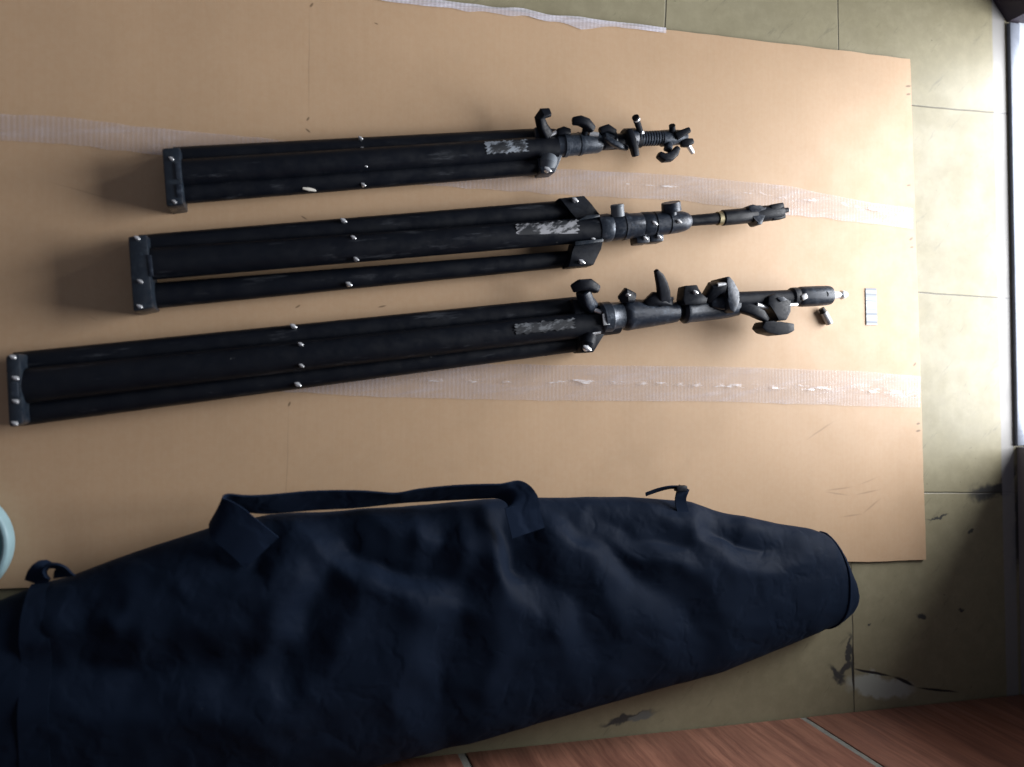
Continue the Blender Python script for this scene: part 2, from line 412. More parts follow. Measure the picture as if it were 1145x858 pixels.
# barcode sticker
def sticker_mat():
    t = NT('white_barcode_sticker')
    sx = t.n('ShaderNodeSeparateXYZ'); t.l(t.co, sx.inputs[0])
    w = t.noise(1.0, 1, .5, t.vmath('MULTIPLY', t.co, (0.01, 190, 0.01)))
    bars = t.ramp(w, .47, .55, 0, .95)
    c = t.mix(bars, (.42, .445, .475), (.21, .23, .26)); t.set(c, .6, 0, .2); return t.m
b = MB(ci); b.prism([P(968, 322.5, CT+.0012), P(980, 322.5, CT+.0012), P(981, 363.5, CT+.0012), P(969, 363.5, CT+.0012)][::-1], .0005)
s_ = b.build('sticker', sticker_mat(), card); s_['label'] = 'small white barcode sticker near the right edge'

# ------------------------------------------------------------------ tiled wall along the bottom
def walltile_mat():
    t = NT('red_brown_wood_look_tile')
    w = t.warp(.03, 4)
    g = t.noise(15, 6, .68, w, stretch=((2.6, 1, .22), 0))
    g2 = t.noise(52, 5, .7, w, stretch=((2.6, 1, .07), 0))
    c = t.mix(t.ramp(g, .32, .68), (.16, .067, .048), (.32, .145, .098))
    c = t.mix(t.ramp(g2, .45, .7, 0, .55), c, (.12, .045, .03))
    t.set(c, t.ramp(g2, .3, .7, .30, .45), 0, .45); t.bump(g2, .2, .0008); return t.m
wa, wb = P(395, 853), P(1145, 775)
wd = (wb-wa).normalized(); wn = Vector((-wd.y, wd.x, 0))
if wn.y < 0: wn = -wn
wall, wi = thing('tiled_wall', 'low wall of red brown wood look tiles with grey grout, beside the bag', 'wall', wa, math.atan2(wd.y, wd.x))
g1, g2 = (P(897, 796)-wa).dot(wd), (P(516, 837)-wa).dot(wd)
TWD = (g1-g2); HT = .46
def wp(s_, n_, z): return wa + wd*s_ + wn*n_ + Z*z
b = MB(wi)
for k in range(-4, 3):
    s0, s1 = g2+k*TWD+.0065, g2+(k+1)*TWD-.0065
    b.box(wp((s0+s1)/2, -.008, HT/2+.003), wd, wn, Z, (s1-s0)/2, .0075, HT/2, .35, 2)
b.build('tile_row', walltile_mat(), wall)
b = MB(wi); b.box(wp(g2-TWD*.5, -.060, HT/2), wd, wn, Z, TWD*3.6, .0572, HT/2-.002, 0)
b.build('grout_backing', simple('grey_grout', (.19, .19, .17), .85, 0, .5, 60, .2, .3), wall)

# ------------------------------------------------------------------ door wall, sill, outside
wm = simple('shadowed_plaster', (.20, .19, .21), .8, 0, .25, 12, .2, .2)
s1, s2 = P(1126, 25), P(1141, 858)
sd = (s2-s1).normalized(); so = Vector((-sd.y, sd.x, 0))
if so.x < 0: so = -so
def dp(a, o, z): return s1 + sd*a + so*o + Z*z
yL = 0.0; yR = (P(1135, 500)-s1).dot(sd); LW = 3.2
dw, di = thing('door_wall', 'dark backlit wall with an open doorway at the right edge', 'wall', s1, 0)
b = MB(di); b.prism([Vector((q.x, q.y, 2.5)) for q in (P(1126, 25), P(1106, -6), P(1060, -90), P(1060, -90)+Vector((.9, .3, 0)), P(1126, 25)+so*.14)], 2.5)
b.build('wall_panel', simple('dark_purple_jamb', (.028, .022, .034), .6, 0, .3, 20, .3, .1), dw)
b = MB(di); b.box(dp(yR+.7, .075, 1.25), sd, so, Z, .7, .07, 1.25, .02); b.build('wall_panel', wm, dw)
b = MB(di); b.box(dp(yR/2, .075, 2.3), sd, so, Z, yR/2-.002, .065, .2, .02); b.build('lintel', wm, dw)
b = MB(di); b.box(dp(yR/2, .012, .003), sd, so, Z, yR/2-.003, .013, .005, .4)
b.build('door_sill', simple('grey_metal_sill', (.17, .19, .235), .45, .3, .3, 50, .5, .15), dw)
b = MB(); b.prism([dp(-2, .027, .004), dp(-2, 3, .004), dp(yR+2, 3, .004), dp(yR+2, .027, .004)][::-1], .03)
og = b.build('outside_ground', simple('pale_outdoor_paving', (.36, .39, .43), .5, 0, .3, 25, .5, .3)); tag(og, kind='structure')

# ------------------------------------------------------------------ light stands
GR = 'folded light stands on the cardboard'
class Stand:
    def __init__(s, label, p0, p1):
        a, b = P(*p0), P(*p1); d = b-a
        s.root, s.inv = thing('light_stand', label, 'light stand', a, math.atan2(d.y, d.x), GR)
        s.d = d.normalized(); s.n = Vector((-s.d.y, s.d.x, 0))
    def mb(s): return MB(s.inv)
    def tube(s, name, a, b, ra, rb, z0, z1, mat, parent=None, seg=28, bev=.1):
        m = s.mb(); m.cyl(P(*a, z0), P(*b, z1), RM(*a, z0, ra), RM(*b, z1, rb), seg, bev); return m.build(name, mat, parent or s.root)
    def chain(s, name, pts, mat, parent=None, seg=28, mb=None):
        """pts (x, y, z, rpx)"""
        m = mb or s.mb(); m.lathe([(P(x, y, z), RM(x, y, z, r)) for x, y, z, r in pts], seg)
        return m.build(name, mat, parent or s.root, 30) if name else m
    def rivet(s, pts, z, parent, r=3.4, L=6):
        r *= .82
        for i, (x, y) in enumerate(pts):
            m = s.mb(); c = P(x, y, z); k = RM(x, y, z, 1)
            m.cyl(c-Z*.004, c+Z*.0028, r*k*.95, r*k*.85, 16, .2)
            m.ball(c+Z*.0034, r*k*1.5, r*k*.6, .0014, s.d*.8-s.n*.6, s.n*.8+s.d*.6, Z, 14, 8)
            m.build('rivet', M['steel'] if i % 2 == 0 else M['dullsteel'], parent)
    def post_knob(s, name, base, tip, z0, z1, r0, r1, mat, parent=None):
        m = s.mb(); a, b = P(*base, z0), P(*tip, z1)
        m.cyl(a, b, RM(*base, z0, r0), RM(*tip, z1, r1), 22, .3); return m.build(name, mat, parent or s.root)
    def plate(s, name, pxpts, z, th, mat, parent=None, bev=.0012):
        m = s.mb(); m.prism([P(x, y, z) for x, y in pxpts], th, None, bev); return m.build(name, mat, parent or s.root)
    def blob(s, name, pts, mat, parent=None, seg=18):
        """bent tapering lever: (x,y,z,r_in_plane px, r_z px)"""
        m = s.mb(); L = []
        for x, y, z, r, rz in pts:
            k = RM(x, y, z, 1); L.append((P(x, y, z), (r*k, rz*k)))
        c0, r0 = L[0]; c1, r1 = L[-1]
        d0 = (L[0][0]-L[1][0]).normalized(); d1 = (L[-1][0]-L[-2][0]).normalized()
        pre = [(c0+d0*min(r0)*q, (r0[0]*w, r0[1]*w)) for q, w in ((.55, .72), (.35, .93))]
        post = [(c1+d1*min(r1)*q, (r1[0]*w, r1[1]*w)) for q, w in ((.35, .93), (.55, .72))]
        m.lathe(pre+L+post, 20, True, .52); return m.build(name, mat, parent or s.root, 34)
    def label(s, parent, a, b, r, z0, z1, arc, mat, txt):
        """curved worn label on the top of a tube between px a and b"""
        m = s.mb(); A, B = P(*a, z0), P(*b, z1); d = (B-A).normalized(); x = Z.cross(d).normalized(); y = d.cross(x).normalized()
        ra, rb = RM(*a, z0, r)+.0005, RM(*b, z1, r)+.0005; rows = []
        nI = 40
        for i in range(nI+1):
            f = i/nI; row = []
            for k in range(13):
                th = math.radians(90) + math.radians(arc[0]+(arc[1]-arc[0])*k/12 + 7*noise.noise(Vector((i*.33, k*9, 1)))*(2.2 if k in (0, 12) else 0))
                c = A+(B-A)*f; rr = ra+(rb-ra)*f
                if i in (0, nI): c = c + d*.010*noise.noise(Vector((k*.7, i, 3)))
                row.append(m.bm.verts.new(s.inv @ (c + x*rr*math.cos(th) + y*rr*math.sin(th))))
            rows.append(row)
        for R0, R1 in zip(rows, rows[1:]):
            for k in range(12): m.bm.faces.new((R0[k], R0[k+1], R1[k+1], R1[k]))
        o = m.build('label', mat, parent, 80); o['label'] = txt; return o

# ---- stand 1 (uppermost)
S = Stand('uppermost and shortest folded black light stand, neat silver label and small T handles', (182, 200), (775, 157))
l1 = S.tube('leg', (196, 178), (606, 156), 13, 12, .022, .022, M['tube'])
l2 = S.tube('leg', (198, 194), (622, 165), 15, 12.5, .040, .040, M['tube'])
l3 = S.tube('leg', (198, 215.5), (612, 183), 13, 11.5, .026, .026, M['tube'])
S.tube('column', (200, 200), (640, 162), 10, 10, .016, .024, M['tube'])
br = S.plate('end_bracket', [(181, 166), (201, 164.5), (205, 228), (186, 230.5)], .064, .063, M['bracket'], bev=.0022)
S.plate('bracket_flange_gloss', [(195, 181), (201.5, 181), (203, 200), (197, 200.5)], .0665, .004, M['greycast'], br, .001)  # paler plate imitates the reflective gloss on the bracket
S.plate('bracket_flange_gloss', [(196, 206), (203, 205.5), (204, 220), (198, 221)], .0660, .004, M['cast'], br, .001)
S.rivet([(192, 178), (195, 226)], .0655, br, 2.6)
S.rivet([(403, 155), (405.5, 167)], .038, l1, 2.5); S.rivet([(408, 186)], .050, l2, 2.5); S.rivet([(406, 207)], .036, l3, 2.6)
S.label(l2, (540, 170.5), (585, 167.5), 13.2, .040, .040, (-38, 24), label_mat('worn_silver_label', .45, .60, (.19, .215, .25)), 'small worn silver label on the middle tube')
S.blob('gap_sliver', [(339, 210, .038, 2.2, 1.2), (346, 211.5, .037, 2.4, 1.2), (353, 213.5, .035, 1.0, .8)], simple('pale_gap_board', (.42, .40, .36), .7), l3)  # added sliver standing for cardboard glimpsed through the gap between legs
# yoke
yk = S.plate('yoke', [(598, 142), (622, 144), (629, 152), (630, 172), (621, 193), (605, 194), (600, 172)], .046, .034, M['cast'], bev=.0022)
S.chain('yoke_ear', [(614, 178, .052, 9.5), (613, 183, .056, 9.5), (612.5, 187, .054, 8)], M['grip'], yk)
S.rivet([(612, 190)], .062, yk, 4.0)
S.blob('wing_knob', [(611, 150, .05, 6.5, 6), (606, 141, .058, 5.6, 5.5), (603.5, 132, .064, 4.6, 6), (607, 127, .068, 3.6, 6), (614, 126, .068, 2.6, 5)], M['plastic'])
S.tube('screw', (613, 152), (622, 148), 2.2, 2.2, .05, .052, M['steel'])
# column sections
S.chain('outer_tube', [(622, 163, .042, 11), (629, 162.5, .042, 12), (629.5, 162.5, .042, 13.4), (633, 162.3, .042, 13.4), (633.4, 162.3, .042, 12.4), (646, 161.3, .042, 12.2), (646.4, 161.3, .042, 12.9), (649, 161.1, .042, 12.9), (649.4, 161.1, .042, 11.8), (668, 160, .042, 11), (671, 159.8, .042, 9.5)], M['greycast'])
S.blob('lock_knob', [(625, 148, .052, 4, 4), (630, 146.5, .054, 4.6, 4), (635, 148, .052, 4, 4)], M['plastic'])
S.blob('lock_knob', [(642, 135.5, .074, 4.2, 5), (648, 135, .076, 5, 6), (655, 138, .075, 5.4, 6), (661, 144, .072, 4.6, 5)], M['plastic'])
S.tube('knob_stem', (655, 142), (653, 153), 3.2, 4, .070, .046, M['plastic'])
S.tube('screw', (659, 149.5), (669, 151), 3.0, 2.8, .056, .058, M['dullsteel'])
S.tube('inner_tube', (668, 160), (716, 156.5), 8.6, 8.6, .042, .042, M['tube'])
S.chain('clamp_collar', [(671, 157, .043, 9), (674, 157, .043, 11), (684, 156, .043, 11), (687, 156, .043, 9.5)], M['cast'])
S.blob('clamp_lug', [(672, 146, .055, 3.8, 5), (679, 144, .057, 4.6, 5), (686, 148, .056, 3.6, 4)], M['plastic'])
S.blob('clamp_lever', [(678, 155, .062, 3, 3.5), (686, 160, .065, 3.4, 3.5), (694, 164, .064, 3.4, 3.5), (700, 166, .06, 2.6, 3)], M['greycast'])
S.chain('clamp_collar', [(696, 155.5, .043, 9.5), (698, 155.5, .043, 11.2), (709, 154.8, .043, 11.2), (711, 154.8, .043, 10)], M['cast'])
S.blob('tee_handle', [(703, 148, .066, 4.2, 5), (706, 157, .070, 4.4, 5), (709, 166, .070, 4.1, 5), (710.5, 173, .068, 3.8, 4)], M['plastic'])
S.tube('pin', (716, 147), (710.5, 131), 3.2, 4.0, .055, .078, M['plastic']); S.tube('pin_band', (711.8, 134), (711.2, 132.3), 4.2, 4.2, .0735, .076, M['steel'])
S.tube('screw', (718, 149), (714, 143), 2.6, 2.6, .052, .060, M['steel'])
rb = []
for i in range(9):
    x = 713+i*3.0; y = 155.5-i*.13
    rb += [(x, y, .043, 7.0), (x+.5, y, .043, 8.3), (x+2.0, y, .043, 8.3), (x+2.5, y, .043, 7.0)]
S.chain('ribbed_tube', rb, M['greycast'])
S.chain('head', [(738, 155, .043, 7.5), (739.5, 155, .043, 9), (748, 154.6, .043, 9.2), (752, 154.2, .043, 8.6), (765, 153.6, .043, 8), (767, 153.5, .043, 6)], M['greycast'])
S.blob('head_knob', [(748, 160, .046, 3.2, 4), (747, 166, .05, 4.2, 5)], M['cast'])
S.blob('head_knob', [(737.5, 174, .05, 3.8, 5), (742, 177, .05, 4.6, 6), (748.5, 176, .05, 5.2, 6), (754, 171.5, .05, 4.6, 5), (757, 166.5, .05, 3.2, 4)], M['plastic'])
S.tube('head_stub', (752, 150), (751.5, 140.5), 3.6, 3.6, .05, .062, M['plastic'])
S.blob('head_prong', [(757, 152, .056, 4.5, 4), (763, 149, .058, 3.8, 4), (769.5, 146, .06, 3.3, 3.5)], M['plastic'])
S.blob('head_prong', [(763, 160, .048, 4.6, 4), (768, 160, .05, 4.8, 4), (773, 158.5, .05, 3.2, 3.5)], M['plastic'])
S.tube('head_bolt', (769, 162), (774.5, 171), 3, 2.6, .046, .04, M['steel'])

# ---- stand 2 (middle)
S = Stand('middle folded black light stand with angular plate shoulders and torn white label', (145, 305), (880, 238))
l1 = S.tube('leg', (158, 277), (648, 235), 14, 12, .024, .024, M['tube'])
l2 = S.tube('leg', (160, 296), (676, 256), 18, 13.5, .046, .046, M['tube'])
l3 = S.tube('leg', (162, 332), (655, 288), 14.5, 9, .022, .022, M['tube'])
S.tube('column', (170, 300), (680, 256), 10, 10, .016, .026, M['tube'])
br = S.plate('end_bracket', [(143, 265), (164, 262), (171, 344), (149, 348.5)], .072, .071, M['bracket'], bev=.0022)
S.plate('bracket_flange_gloss', [(164, 285), (169, 285), (171.5, 309), (167, 309)], .0735, .004, M['cast'], br, .001)
S.rivet([(153.5, 266.5), (157, 315), (156.5, 343)], .0735, br, 3.0)
S.rivet([(384, 247)], .042, l1, 3.4); S.rivet([(395, 266), (398, 290)], .062, l2, 2.9); S.rivet([(390, 318)], .038, l3, 3.4)
S.label(l2, (574, 262), (641, 256.5), 14.3, .046, .046, (-34, 38), label_mat('torn_white_label', .46, .60, (.24, .245, .265)), 'torn white label wrapped on the middle tube')
sh = S.plate('shoulder_plate', [(624.5, 221.8), (653.5, 218.8), (662, 229), (671, 239.5), (671, 244), (657, 244), (646, 247.5), (639, 238)], .052, .030, M['plastic'], bev=.002)
S.plate('shoulder_flange', [(646, 247), (656, 240.5), (671, 239.6), (671, 243), (657, 245)], .062, .02, M['bracket'], sh, .0015)
S.rivet([(642.5, 224)], .0545, sh, 3.6)
sh = S.plate('shoulder_plate', [(643, 270), (658, 268.5), (675, 268.5), (672, 279), (664, 296.5), (635, 298.8), (640, 282)], .052, .030, M['plastic'], bev=.002)
S.plate('shoulder_flange', [(643, 270), (675, 266.6), (675, 270.5), (643, 275)], .062, .02, M['bracket'], sh, .0015)
S.rivet([(650, 293), (662.5, 267.5)], .0545, sh, 3.6)
S.chain('collar', [(668, 256, .047, 14), (672, 255.6, .047, 15.6), (679, 255, .047, 16), (682, 254.8, .047, 15)], M['greycast'])
S.chain('outer_tube', [(681, 254.8, .047, 14.2), (683, 254.6, .047, 15), (695, 253.6, .047, 14.6), (695.5, 253.6, .047, 15.4), (701, 253.1, .047, 15.2), (701.6, 253, .047, 14), (716, 251.8, .047, 13.6), (717, 251.8, .047, 12.9)], M['cast'])
S.chain('lock_sleeve', [(716, 251.8, .047, 13.2), (718, 251.6, .047, 14.2), (728, 250.8, .047, 13.8), (728.5, 250.8, .047, 13), (730, 250.6, .047, 13), (730.5, 250.6, .047, 13.8), (744, 249.4, .047, 13.2), (744.4, 249.4, .047, 12.2), (746, 249.3, .047, 12.2), (746.4, 249.3, .047, 13), (757, 248.4, .047, 12.2), (764, 247.8, .047, 11), (768.5, 247.4, .047, 9.2), (771, 247.2, .047, 7)], M['cast'])
S.rivet([(731.5, 250), (758.5, 248)], .0655, S.root, 3.2)
S.post_knob('lock_knob', (691, 242), (690, 231), .062, .066, 7.6, 7.4, M['grip'])
S.post_knob('knob_cap', (690.2, 231.6), (690, 228.8), .066, .067, 7.9, 7.2, M['grip'])
S.tube('knob_stem', (751, 241), (750.5, 235), 6, 6.4, .058, .060, M['cast'])
S.post_knob('lock_knob', (750.8, 236.4), (750, 226.5), .060, .064, 11.2, 10.6, M['cast'])
for x, y in ((720, 267), (735.5, 265.5)):
    q = S.plate('clamp_lug', [(x-8.5, y-5.5), (x+7, y-6.5), (x+7.2, y+4.5), (x-7.8, y+5.5)], .05, .028, M['cast'], bev=.003); S.rivet([(x+1, y-.4)], .0515, q, 2.8)
S.tube('rod', (768, 247.3), (806, 244.2), 6, 6.6, .047, .047, M['tube'])
S.tube('brass_ring', (802, 244.6), (806.5, 244.2), 7.6, 7.8, .047, .047, M['brass'])
S.chain('top_tube', [(806, 244, .047, 7.4), (808, 243.8, .047, 8.8), (843, 240.6, .047, 8.6), (846, 240.4, .047, 7.5)], M['tube'])
S.plate('head_collar', [(837, 230), (843, 228), (850, 231.5), (858, 231.5), (856, 240), (853, 251), (847, 251.5), (844.5, 243), (838, 236)], .060, .026, M['cast'], bev=.003)
S.chain('head', [(845, 240, .047, 8.5), (852, 239.4, .047, 9), (870, 237.4, .047, 8.4), (874, 237, .047, 7)], M['plastic'])
S.blob('head_prong', [(862, 233, .054, 4, 4), (870, 231, .055, 3.4, 3.5), (874, 229.8, .055, 2.8, 3)], M['plastic'])
S.blob('head_prong', [(864, 243, .05, 4, 4), (871, 242.6, .05, 3.4, 3.5), (876, 242, .05, 2.6, 3)], M['plastic'])
S.tube('head_bolt', (872, 236.6), (881, 234.8), 3.4, 2.6, .05, .05, M['plastic']); S.tube('bolt_tip', (880, 235.2), (881.6, 234.8), 2.0, 1.8, .05, .05, M['steel'])

# ---- stand 3 (lowest, longest)
S = Stand('lowest and longest folded black light stand with big black levers and silver spigot tip', (8, 440), (945, 330))
l1 = S.tube('leg', (18, 409), (658, 342.5), 15, 12, .028, .026, M['tube'])
l2 = S.tube('leg', (18, 433), (690, 359.5), 20, 14, .052, .048, M['tube'])
l3 = S.tube('leg', (20, 461), (660, 381), 16, 10.4, .030, .028, M['tube'])
S.tube('column', (24, 440), (690, 360), 13, 12, .018, .028, M['tube'])
br = S.plate('end_bracket', [(5, 397), (22, 394.5), (26, 474), (9, 479)], .078, .077, M['bracket'], bev=.005)
S.plate('bracket_flange_gloss', [(11, 428), (19.5, 427), (20.5, 444), (12, 445)], .0800, .004, M['greycast'], br, .001)  # glossy reflection on the bracket, put in as a paler plate
S.rivet([(15, 399.5), (17, 473.5), (18, 423), (18, 449)], .0795, br, 3.3)
S.rivet([(328, 365)], .046, l1, 3.6); S.rivet([(336, 385), (337, 409)], .068, l2, 2.8); S.rivet([(333, 430)], .044, l3, 3.6)
S.label(l2, (572, 371), (636, 364), 15.2, .050, .049, (-26, 16), label_mat('faded_label', .47, .64, (.10, .108, .12)), 'faded remnant of a label on the middle tube')
yk = S.plate('yoke', [(640, 334), (660, 338), (676, 347), (678, 371), (664, 394), (651, 394.5), (646, 372)], .058, .042, M['plastic'], bev=.0022)
S.chain('yoke_ear', [(659, 376, .056, 8.5), (657, 384, .060, 9), (656.5, 389, .058, 7.5)], M['plastic'], yk)
S.rivet([(656, 389.5)], .068, yk, 4.6)
S.blob('wing_knob', [(661, 343, .058, 7.5, 7), (655, 336, .066, 7.8, 8), (652.5, 328, .074, 7, 8)], M['cast'])
S.blob('knob_head', [(642, 322, .080, 5.2, 6.5), (648, 319, .084, 6.4, 7.5), (658, 318.5, .084, 6.6, 7.5), (666, 323, .080, 5, 6)], M['plastic'])
S.tube('screw', (662, 346), (672, 349), 2.6, 2.6, .062, .064, M['steel'])
S.tube('screw', (662, 373), (671, 371), 2.4, 2.4, .060, .060, M['steel'])
S.chain('collar', [(670, 356, .054, 15), (672, 355.6, .054, 17.4), (681, 354.6, .054, 17.4), (683, 354.4, .054, 16), (694, 353.2, .054, 15.4), (697, 352.8, .054, 13)], M['greycast'])
S.plate('collar_band', [(673.5, 351), (681, 350), (682.5, 363), (675, 364)], .0765, .003, M['dullsteel'], S.root, .001)
S.chain('outer_tube', [(693, 353, .054, 13), (697, 352.6, .054, 17.2), (700, 352.2, .054, 18), (703, 352, .054, 17.6), (732, 350.2, .054, 14.6), (750, 349.4, .054, 12.2), (756, 349, .054, 11.2), (757.5, 349, .054, 9.5)], M['cast'])
S.blob('lock_knob', [(695, 334, .068, 5, 6), (700, 330.5, .072, 8.6, 7), (706, 332.5, .070, 6, 6)], M['plastic'])
S.rivet([(702, 330)], .0835, S.root, 2.4)
S.blob('lever_base', [(723, 338.5, .068, 4.5, 6), (731, 334.5, .072, 8, 7), (741, 335, .070, 7.5, 7), (748, 339, .066, 4, 5)], M['plastic'])
S.blob('fin_lever', [(742, 338, .072, 8, 4.5), (742, 328, .082, 7.6, 4.2), (740, 318, .092, 6.6, 4), (737, 309, .100, 5, 3.6), (734, 303.5, .104, 2.6, 3)], M['plastic'])
S.tube('screw', (746, 335), (752, 334), 2.2, 2.2, .066, .064, M['dullsteel'])
S.tube('neck_tube', (754, 349), (768, 347.6), 8.4, 8.4, .054, .054, M['tube'])
S.chain('middle_tube', [(762, 348, .054, 11), (764.5, 348, .054, 14.2), (767, 347.6, .054, 14.4), (769, 347.4, .054, 13.6), (800, 345, .054, 12.6), (815, 343.6, .054, 11.6), (824, 342.8, .054, 10.4)], M['cast'])
S.plate('clamp_block', [(764, 335), (766, 319.5), (780, 318.5), (784, 330), (792, 333), (790, 340), (766, 341)], .082, .026, M['plastic'], bev=.0022)
S.rivet([(777, 327)], .083, S.root, 3.0)
S.blob('clamp_lug', [(791, 333, .066, 6, 9), (798, 323, .076, 8, 9), (807, 321, .078, 8, 9), (811, 330, .072, 7, 8)], M['plastic'])
S.blob('lug_cap', [(797, 339, .070, 6, 6), (806, 339, .073, 8, 6.5), (813, 341, .070, 6, 5)], M['cast'])
S.tube('screw', (802, 318.8), (811, 318), 2.4, 2.4, .088, .088, M['dullsteel'])
S.plate('wing_plate', [(811, 310), (816, 309), (821, 314.5), (827, 326), (827.5, 337), (822, 350), (816.5, 347), (813.5, 334), (815, 318)], .092, .05, M['cast'], bev=.0022)
S.tube('upper_arm', (822, 336), (888, 332.5), 9.5, 8.4, .056, .056, M['plastic'])
S.blob('swing_arm', [(828, 344, .062, 6, 6), (840, 347, .066, 6.4, 6), (850, 352, .066, 6, 6), (856, 357, .064, 3.6, 4)], M['plastic'])
S.tube('arm_pin', (846, 341), (858, 344), 2.6, 2.2, .068, .066, M['dullsteel'])
S.plate('hinge_block', [(860, 331), (868, 328), (876, 333), (885, 336), (884.5, 349), (880, 358), (870, 359), (868, 349), (859, 341)], .076, .034, M['plastic'], bev=.0022)
S.plate('hinge_cap', [(869, 333), (876, 331.5), (881, 335.5), (873, 337.5)], .0785, .004, M['cast'], bev=.001)
S.plate('clamp_handle', [(852.5, 366.5), (856, 359.5), (866, 358.5), (872, 361), (880, 360.5), (888.5, 362), (888.8, 370), (882, 373.5), (871, 375), (858, 372)], .074, .034, M['plastic'], bev=.0022)
S.tube('screw', (878, 341.5), (891, 340.6), 2.2, 2.0, .070, .066, M['steel'])
S.chain('head_collar', [(882, 332.4, .056, 8), (885, 332.2, .056, 10.4), (890, 331.8, .056, 10.4), (892.5, 331.6, .056, 9)], M['plastic'])
S.chain('head', [(891, 332, .056, 9), (893.5, 332, .056, 11), (896, 332, .056, 11.4), (908, 331.4, .056, 11.4), (924, 330.6, .056, 11), (927, 330.5, .056, 10.4), (928.5, 330.4, .056, 8.5)], M['cast'])
S.blob('head_highlight_blob', [(897, 333, .0715, 3.4, 2), (901, 331, .0722, 3.2, 2)], M['dullsteel']).name = 'head_gloss_spot'  # small pale blob standing in for the gloss highlight on the head
S.tube('head_hole', (923, 329.5), (923, 329.5001), 3.4, 3.4, .064, .0718, M['rubber']).name = 'set_screw_socket'
S.chain('spigot', [(926, 330.6, .056, 5.2), (930, 330.4, .056, 5.6), (931.5, 330.4, .056, 4.6), (938, 330, .056, 4.2), (938.6, 330, .056, 3.4), (940, 330, .056, 3.4), (940.6, 330, .056, 5.0), (943, 329.8, .056, 5.0), (947, 329.6, .056, 2.4)], M['steel'])

# ---- loose pin lying on the cardboard
a, b_ = P(918.5, 345, CT+.007), P(927.5, 362, CT+.007)
pin, pi_ = thing('locking_pin', 'small silver cylindrical pin lying on cardboard under the silver spigot tip', 'pin', P(923, 354, CT), 0)
r = RM(923, 354, CT, 4.0)
d = (b_-a)
mb = MB(pi_); mb.cyl(a+d*.28, b_, r, r*1.0, 20, .25); mb.build('shank', M['dullsteel'], pin)
mb = MB(pi_); mb.cyl(a, a+d*.30, r*.8, r*.95, 20, .25); mb.build('cap', M['rubber'], pin)

# ---- tape roll at the left edge
c0 = P(-56, 609, CT+.001); R_ = RM(-56, 609, .03, 66)
roll, ri = thing('tape_roll', 'pale blue round roll cut by the left edge of the photo, lying on cardboard', 'roll', c0, 0)
def ring(name, ro, rin, z0, z1, mat, bev):
    m = MB(ri); N = 72
    prof = [(rin, z0+bev), (rin+bev, z0), (ro-bev, z0), (ro, z0+bev), (ro, z1-bev), (ro-bev*.4, z1-bev*.3), (ro-bev, z1), (rin+bev, z1), (rin, z1-bev)]
    rs = [[m.bm.verts.new(ri @ (c0 + Vector((rr*math.cos(2*math.pi*k/N), rr*math.sin(2*math.pi*k/N), z)))) for k in range(N)] for rr, z in prof]
    for i in range(len(rs)):
        A, B = rs[i], rs[(i+1) % len(rs)]
        for k in range(N): m.bm.faces.new((A[k], A[(k+1) % N], B[(k+1) % N], B[k]))
    return m.build(name, mat, roll)
ring('tape_winding', R_, R_*.89, 0, .030, simple('pale_blue_tape', (.22, .34, .375), .5, 0, .15, 60), .003)
ring('core', R_*.888, R_*.80, .001, .022, simple('teal_core', (.10, .24, .25), .6, 0, .2, 60), .002)

# ------------------------------------------------------------------ bag
def interp(tab, x):
    if x <= tab[0][0]: return tab[0][1]
    for (a, va), (b2, vb) in zip(tab, tab[1:]):
        if x <= b2:
            f = (x-a)/(b2-a); return va+(vb-va)*f
    return tab[-1][1]
yT = [(-160, 722), (0, 672), (40, 655), (75, 646), (150, 618), (240, 589), (300, 576), (380, 571), (450, 567), (540, 559), (600, 557), (700, 556), (770, 561), (810, 573), (870, 586), (905, 591), (922, 597), (936, 614), (945, 636), (948, 643), (950.5, 656)]
yB = [(-160, 935), (0, 905), (200, 884), (300, 873), (420, 853), (520, 829), (660, 788), (800, 750), (880, 719), (915, 704), (935, 696), (945, 687), (949, 680), (950.5, 672)]
hT = [(-160, .125), (100, .135), (300, .140), (600, .125), (800, .105), (900, .085), (935, .070), (947, .056), (950.5, .046)]
RIDGE = [  # soft swells: x0,y0,x1,y1,width px,amp m
    (250, 650, 340, 640, 26, .006), (120, 700, 300, 665, 30, .006), (60, 745, 350, 752, 30, -.006), (480, 690, 560, 680, 26, .006), (300, 790, 460, 740, 30, .006),
    (200, 780, 300, 825, 28, .005), (620, 705, 720, 695, 24, .004), (0, 720, 120, 700, 26, .005), (770, 630, 850, 650, 22, .004), (430, 660, 520, 664, 20, .004)]
VALLEY = [  # crisp creases: polyline px, width left, width right, depth
    ([(366, 578), (384, 600), (416, 622), (468, 640), (520, 652)], 30, 34, .019), ([(566, 574), (570, 600), (576, 634), (590, 660)], 22, 46, .016), ([(488, 580), (498, 604), (488, 630)], 24, 22, .010),
    ([(368, 636), (354, 676), (338, 706), (318, 750)], 30, 40, .013), ([(620, 568), (660, 592), (700, 622), (716, 646)], 24, 28, .011), ([(672, 574), (712, 596), (775, 616)], 20, 26, .012),
    ([(798, 566), (806, 592), (824, 608), (866, 616)], 24, 26, .016), ([(300, 600), (282, 636), (226, 650)], 30, 26, .009), ([(110, 662), (96, 700), (104, 740)], 30, 30, .006),
    ([(520, 656), (508, 720), (490, 770), (498, 820)], 44, 44, .009), ([(600, 640), (640, 668), (664, 720)], 34, 34, .008), ([(700, 640), (760, 672), (790, 720)], 34, 34, .007), ([(20, 740), (160, 752), (300, 738)], 50, 40, .010)]
